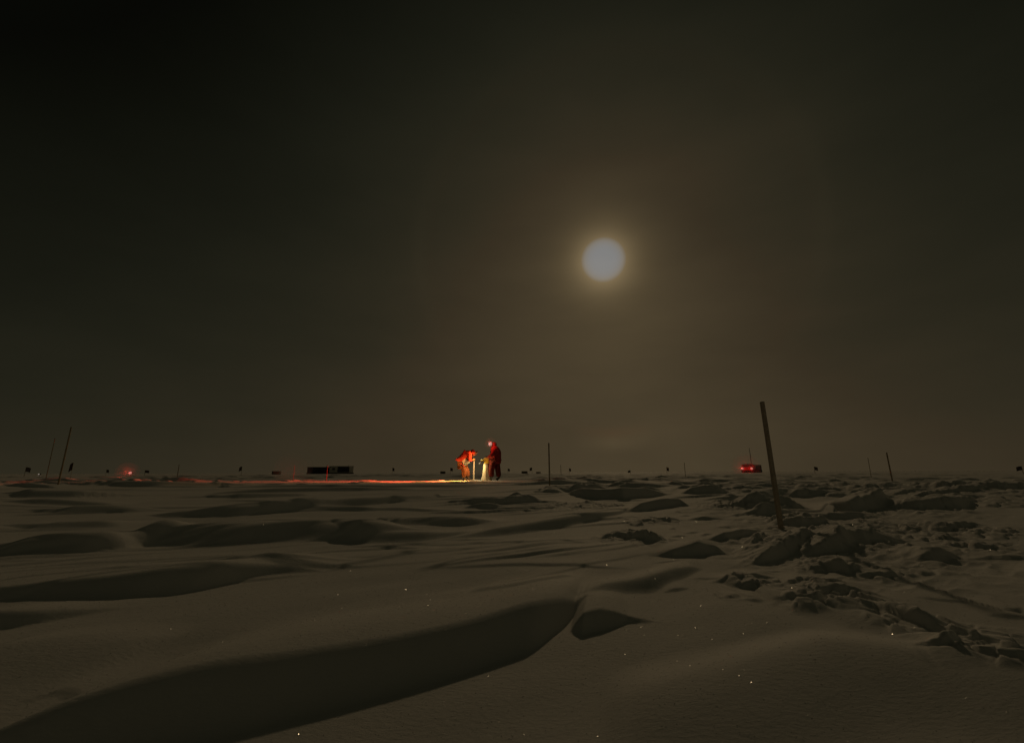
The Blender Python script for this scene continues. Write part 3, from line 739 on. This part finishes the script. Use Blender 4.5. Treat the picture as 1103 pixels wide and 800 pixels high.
lamp('POINT', 'headlamp_glow', (px - 0.20, py - 0.40, pz + 1.58), (1.0, 0.08, 0.04), 5, None, soft=0.05)

# the bending person: hips back, trunk tipped forward, both hands on the pale post
qx, qy = -2.02, 19.86
qz = gz(qx, qy)
hc, hf, hu = (0.34, -0.03, 1.18), (0.62, 0, -0.78), (0.76, 0, 0.64)
P = head_pts(hc, hf, hu)
body = P + [(0.23, 0, 1.13, 0.06), (0.05, 0, 1.06, (0.12, 0.15)), (-0.20, 0, 0.82, (0.12, 0.15)),
            (0.16, -0.20, 1.06, 0.06), (0.14, -0.27, 0.84, 0.05), (0.26, -0.14, 0.88, 0.036),
            (0.16, 0.20, 1.06, 0.06), (0.14, 0.27, 0.86, 0.05), (0.26, 0.15, 0.93, 0.036),
            (-0.20, -0.10, 0.74, 0.09), (-0.05, -0.11, 0.42, 0.06), (-0.10, -0.11, 0.10, 0.04),
            (-0.20, 0.10, 0.74, 0.09), (0.02, 0.12, 0.42, 0.06), (0.05, 0.12, 0.10, 0.04)]
per2 = skin('person', body, ed, 'skin', None, 1, 7); per2.location = (qx, qy, qz)
prop(per2, 'person in a bright red parka bending forward over a short pale post', 'person')
skin('parka', [(-0.25, 0, 0.78, (0.25, 0.25)), (-0.12, 0, 0.95, (0.26, 0.26)), (0.06, 0, 1.10, (0.25, 0.25)), (0.20, 0, 1.15, (0.19, 0.18)), (0.28, 0, 1.16, 0.14),
               (0.16, -0.22, 1.04, 0.095), (0.13, -0.29, 0.84, 0.08), (0.25, -0.15, 0.885, 0.064),
               (0.16, 0.22, 1.04, 0.095), (0.13, 0.29, 0.86, 0.08), (0.25, 0.16, 0.93, 0.064)],
     [(0, 1), (1, 2), (2, 3), (3, 4), (3, 5), (5, 6), (6, 7), (3, 8), (8, 9), (9, 10)], 'jacket', per2, 2, 1)
skin('trousers', [(-0.20, 0, 0.76, (0.20, 0.20)), (-0.19, -0.12, 0.68, 0.15), (-0.07, -0.125, 0.42, 0.13), (-0.10, -0.115, 0.13, 0.115),
                  (-0.17, 0.12, 0.68, 0.15), (0.01, 0.13, 0.42, 0.13), (0.05, 0.125, 0.13, 0.115)],
     [(0, 1), (1, 2), (2, 3), (0, 4), (4, 5), (5, 6)], 'trousers', per2, 2)
boot((0.05, -0.12, 0.045), (-0.11, -0.115, 0.06), (-0.10, -0.115, 0.22), per2); boot((0.20, 0.12, 0.045), (0.04, 0.125, 0.06), (0.05, 0.125, 0.22), per2)
hood(hc, hf, hu, 'jacket', per2); face_details(hc, hf, hu, per2)
hand('glove', (0.265, -0.13, 0.885), (0.35, 0.9, 0.05), (0.6, 0, -0.8), 'glove', per2, 1, 0.9); hand('glove', (0.265, 0.145, 0.925), (0.35, -0.8, -0.05), (0.6, 0, -0.8), 'glove', per2, -1, 0.9)
bm = bmesh.new(); add_box(bm, (0, 0, 0), (0.30, 0.10, 0.26), 0.04, 0, R(-30)); bmesh.ops.transform(bm, matrix=Matrix.Translation((-0.02, -0.20, 0.80)), verts=bm.verts)
lit_patch = obj('lit_belly_patch', bm, 'pale', per2, False)  # pale box and front panel added to stand for the brightly lit belly
bm = bmesh.new(); add_box(bm, (-0.02, -0.258, 0.80), (0.28, 0.012, 0.13), 0.005, 0, R(-30)); obj('lit_belly_front', bm, 'white', lit_patch, False)

# the pale equipment between them, a draped stand with a small head
ex, ey = -1.13, 19.75
ez = gz(ex, ey)
eq = empty('covered_instrument', (ex, ey, ez))
prop(eq, 'brightly lit pale covered instrument on a flared stand between the two people', 'instrument')
bm = bmesh.new(); add_lathe(bm, [(0.25, 0.0), (0.235, 0.03), (0.19, 0.20), (0.155, 0.40), (0.135, 0.58), (0.14, 0.68), (0.10, 0.72)], (0, 0, 0), 36, lambda t, i: (0.10 - 0.013 * i) * math.sin(7 * t + 0.6 * i)); obj('cover', bm, 'pale', eq)
bm = bmesh.new(); add_box(bm, (0.01, 0, 0.84), (0.23, 0.20, 0.26), 0.035); hd = obj('instrument_head', bm, 'yellow', eq, False)
bm = bmesh.new(); add_tube(bm, [(-0.11, -0.02, 0.86), (-0.20, -0.03, 0.85), (-0.25, -0.03, 0.85)], [0.035, 0.04, 0.045], 12); obj('eyepiece', bm, 'yellow', hd)
bm = bmesh.new(); add_tube(bm, [(-0.07, 0, 0.965), (-0.07, 0, 1.02), (0.08, 0, 1.02), (0.08, 0, 0.965)], 0.014, 8); obj('handle', bm, 'black', hd)
bm = bmesh.new(); add_box(bm, (0, 0, 0), (0.10, 0.10, 0.07), 0.015); bmesh.ops.transform(bm, matrix=Matrix.Translation((-0.24, -0.12, 0.74)), verts=bm.verts); bx = obj('lamp_housing', bm, 'black', eq, False)


bm = bmesh.new(); bmesh.ops.create_uvsphere(bm, u_segments=12, v_segments=8, radius=0.03, matrix=Matrix.Translation((-0.30, -0.12, 0.73))); obj('lens', bm, 'lens_white', bx)
# the lamp on the instrument lights the bending person and throws a low beam far across the snow to the left
lamp('SPOT', 'headlamp_beam', (px - 0.48, py - 0.42, pz + 1.46), (1.0, 0.34, 0.08), 160, None, (qx + 0.06, qy - 0.25, qz + 0.78), R(52), 0.9)
lamp('POINT', 'instrument_light', (ex - 0.36, ey - 0.24, ez + 0.62), (1.0, 0.62, 0.22), 10, None, soft=0.03)
lamp('SPOT', 'red_beam', (ex - 0.16, ey - 0.50, ez + 0.72), (1.0, 0.06, 0.03), 3700, None, (-5.2, 18.5, 0.42), R(40), 1.0)
lamp('SPOT', 'added_amber_spot', (ex - 0.16, ey - 0.42, ez + 0.74), (1.0, 0.42, 0.08), 620, None, (-2.9, 18.8, 0.40), R(64), 1.0)  # added amber spot, standing in for red light overexposed to yellow
# the bending person's own headlamp, aimed down at the foot of the instrument
h2l = headlamp_part(Vector((0.45, -0.03, 1.24)), hf, hu, per2, 0.03)
lamp('SPOT', 'work_beam', (qx + 0.52, qy - 0.06, qz + 1.20), (0.92, 1.0, 0.66), 16, None, (ex, ey - 0.1, ez + 0.25), R(75), 0.8)


# thin ice fog added round the lamps to carry their glow
def fog(loc, rad, dens, label):
    bm = bmesh.new(); bmesh.ops.create_icosphere(bm, subdivisions=3, radius=rad)
    m, nt, p = new_mat('ice_fog'); nt.nodes.remove(p)
    vs = nt.nodes.new('ShaderNodeVolumePrincipled'); vs.inputs['Color'].default_value = (0.95, 0.95, 0.95, 1); vs.inputs['Density'].default_value = dens; vs.inputs['Anisotropy'].default_value = 0.2
    nt.links.new(vs.outputs[0], nt.nodes['Material Output'].inputs['Volume'])
    o = obj('ice_fog', bm, m, None, True, loc); prop(o, label, 'ice fog', kind='stuff')
    return o


c = v.matrix_basis @ Vector((0, -2.0, 1.4))
fog(c, 3.6, 0.035, 'red lit ice fog in front of the vehicle lamps')
fog((-32.2, 37.8, gz(-32.2, 37.8) + 0.45), 0.85, 0.05, 'red lit ice fog round the small red lamp')
fog((px - 0.17, py - 0.3, pz + 1.57), 0.26, 0.13, 'thin ice fog added for the lamp glow round the standing head')
fog((-9.6, 19.8, gz(-9.6, 19.8) + 0.45), 0.8, 0.09, 'faint red lit ice fog round the left red stake')

# ------------------------------------------------------------------ the moon
DM = 7000.0
bm = bmesh.new(); bmesh.ops.create_uvsphere(bm, u_segments=64, v_segments=32, radius=DM * math.tan(R(2.78)))
mm, nt, p = new_mat('moon_glare'); nt.nodes.remove(p)
em = nt.nodes.new('ShaderNodeEmission'); em.inputs['Color'].default_value = (0.10, 0.60, 1.25, 1)
tr = nt.nodes.new('ShaderNodeBsdfTransparent'); mix = nt.nodes.new('ShaderNodeAddShader')   # moonlight passes through its own glare
lw = nt.nodes.new('ShaderNodeLayerWeight'); lw.inputs['Blend'].default_value = 0.5
mr = nt.nodes.new('ShaderNodeMapRange'); mr.interpolation_type = 'SMOOTHSTEP'; mr.inputs[1].default_value = 0.03; mr.inputs[2].default_value = 0.92
mr.inputs[3].default_value = MOON_GLARE; mr.inputs[4].default_value = 0.0
nt.links.new(lw.outputs['Facing'], mr.inputs[0]); nt.links.new(mr.outputs[0], em.inputs['Strength']); nt.links.new(em.outputs[0], mix.inputs[0]); nt.links.new(tr.outputs[0], mix.inputs[1])
nt.links.new(mix.outputs[0], nt.nodes['Material Output'].inputs['Surface'])
moon = obj('moon', bm, mm); moon.location = MOON_DIR * DM
prop(moon, 'bright white moon glaring in the dark sky', 'moon', kind='thing')

sd = bpy.data.lights.new('moonlight', 'SUN'); sd.energy = SUN_E; sd.angle = R(1.4); sd.color = SUN_C
so = bpy.data.objects.new('moonlight', sd); COL.objects.link(so)
so.rotation_euler = MOON_DIR.to_track_quat('Z', 'Y').to_euler(); so.location = (0, 0, 30)

# ------------------------------------------------------------------ night sky: moonlit ice haze, aureole and a faint 22 degree halo
W = bpy.data.worlds.new('World'); SC.world = W; W.use_nodes = True
nt = W.node_tree; bg = nt.nodes['Background']


def mth(op, a, b=None, c=None):
    n = nt.nodes.new('ShaderNodeMath'); n.operation = op
    for i, v in enumerate((a, b, c)):
        if v is None: continue
        if isinstance(v, (int, float)): n.inputs[i].default_value = v
        else: nt.links.new(v, n.inputs[i])
    return n.outputs[0]


tc = nt.nodes.new('ShaderNodeTexCoord')
nrm = nt.nodes.new('ShaderNodeVectorMath'); nrm.operation = 'NORMALIZE'; nt.links.new(tc.outputs['Generated'], nrm.inputs[0])


def dotv(v):
    n = nt.nodes.new('ShaderNodeVectorMath'); n.operation = 'DOT_PRODUCT'; nt.links.new(nrm.outputs[0], n.inputs[0]); n.inputs[1].default_value = v
    return n.outputs['Value']


cosm = mth('MINIMUM', mth('MAXIMUM', dotv(MOON_DIR), -0.99999), 0.99999)
th = mth('MULTIPLY', mth('ARCCOSINE', cosm), 180 / math.pi)
el = mth('MULTIPLY', mth('ARCSINE', mth('MAXIMUM', mth('MINIMUM', dotv((0, 0, 1)), 1.0), 0.0)), 180 / math.pi)
ex = lambda v, k: mth('EXPONENT', mth('MULTIPLY', v, -1.0 / k))
e20 = ex(el, 20); t20 = ex(th, 20)
L = mth('MULTIPLY', ex(mth('MAXIMUM', th, 2.3), 1.6), 0.5816)
L = mth('ADD', L, mth('MULTIPLY', t20, 0.0468))
L = mth('ADD', L, mth('MULTIPLY', mth('MULTIPLY', t20, e20), 0.1197))
L = mth('ADD', L, mth('MULTIPLY', e20, 0.0244))
L = mth('ADD', L, -0.00576)
# thin uneven haze veils
nz = nt.nodes.new('ShaderNodeTexNoise'); nz.inputs['Scale'].default_value = 2.2; nz.inputs['Detail'].default_value = 4
mpn = nt.nodes.new('ShaderNodeMapping'); mpn.inputs['Scale'].default_value = (1, 1, 3.0); nt.links.new(nrm.outputs[0], mpn.inputs['Vector']); nt.links.new(mpn.outputs[0], nz.inputs['Vector'])
L = mth('MULTIPLY', L, mth('ADD', 0.68, mth('MULTIPLY', nz.outputs['Fac'], 0.64)))
L = mth('ADD', mth('MAXIMUM', L, 0.0022), mth('MULTIPLY', mth('MULTIPLY', mth('MINIMUM', mth('MAXIMUM', mth('SUBTRACT', th, 64.0), 0.0), 40.0), 1 / 40.0), mth('ADD', BACK_SKY, mth('MULTIPLY', dotv((1, 0, 0)), BACK_SKY * 0.95))))
rp = nt.nodes.new('ShaderNodeValToRGB'); nt.links.new(mth('MULTIPLY', L, 10.0), rp.inputs[0])
el_ = rp.color_ramp.elements
el_[0].position = 0.05; el_[0].color = (1, 1.07, 0.65, 1)
el_[1].position = 0.20; el_[1].color = (1, 0.895, 0.52, 1)
q = el_.new(0.37); q.color = (1, 0.755, 0.42, 1)
q = el_.new(0.8); q.color = (1, 0.735, 0.385, 1)
base = nt.nodes.new('ShaderNodeMix'); base.data_type = 'RGBA'; base.blend_type = 'MULTIPLY'; base.inputs[0].default_value = 1
cmb = nt.nodes.new('ShaderNodeCombineColor')
for i in range(3): nt.links.new(L, cmb.inputs[i])
nt.links.new(rp.outputs[0], base.inputs[6]); nt.links.new(cmb.outputs[0], base.inputs[7])
# halo ring: reddish inner edge at 21.8 degrees, whitish just outside; strongest straight below the moon
below = mth('SUBTRACT', 1.0, mth('DIVIDE', mth('ABSOLUTE', dotv((math.cos(MOON_AZ), -math.sin(MOON_AZ), 0))), 0.095))
low = mth('LESS_THAN', el, 14.0)
spot = mth('MULTIPLY', mth('SMOOTHSTEP', 0, 1, below) if False else mth('MAXIMUM', below, 0.0), low)
gside = mth('EXPONENT', mth('MULTIPLY', mth('POWER', mth('DIVIDE', mth('SUBTRACT', el, 27.0), 7.0), 2.0), -1.0))
amp = mth('ADD', mth('ADD', 0.03, mth('MULTIPLY', gside, 0.05)), mth('MULTIPLY', spot, 0.72))
gs = lambda c, w: mth('EXPONENT', mth('MULTIPLY', mth('POWER', mth('DIVIDE', mth('SUBTRACT', th, c), w), 2.0), -1.0))
ringw = mth('MULTIPLY', mth('MULTIPLY', gs(22.9, 0.95), amp), 0.024)
ringr = mth('MULTIPLY', mth('MULTIPLY', gs(21.6, 0.7), mth('ADD', 0.07, mth('MULTIPLY', spot, 0.93))), 0.008)
c2 = nt.nodes.new('ShaderNodeCombineColor')
nt.links.new(mth('ADD', ringw, ringr), c2.inputs[0]); nt.links.new(mth('ADD', mth('MULTIPLY', ringw, 0.71), mth('MULTIPLY', ringr, 0.15)), c2.inputs[1]); nt.links.new(mth('MULTIPLY', ringw, 0.35), c2.inputs[2])
sm = nt.nodes.new('ShaderNodeMix'); sm.data_type = 'RGBA'; sm.blend_type = 'ADD'; sm.inputs[0].default_value = 1
nt.links.new(base.outputs[2], sm.inputs[6]); nt.links.new(c2.outputs[0], sm.inputs[7])
nt.links.new(sm.outputs[2], bg.inputs['Color']); bg.inputs['Strength'].default_value = 1.0

# ------------------------------------------------------------------ camera and render settings
cd = bpy.data.cameras.new('camera'); cam = bpy.data.objects.new('camera', cd); COL.objects.link(cam)
cd.sensor_width = 36; cd.lens = 36 * 475 / 1103; cd.clip_start = 0.05; cd.clip_end = 20000
cam.location = (0, 0, 0.75)
cam.rotation_euler = (Matrix.Rotation(R(90 + 12.867), 4, 'X') @ Matrix.Rotation(R(ROLL), 4, 'Z')).to_euler()
SC.camera = cam
SC.view_settings.view_transform = 'Standard'; SC.view_settings.look = 'None'; SC.view_settings.exposure = 0; SC.view_settings.gamma = 1
SC.view_settings.use_curve_mapping = False
SC.render.engine = 'CYCLES'
SC.cycles.use_denoising = True
SC.cycles.max_bounces = 6; SC.cycles.sample_clamp_indirect = 2.0
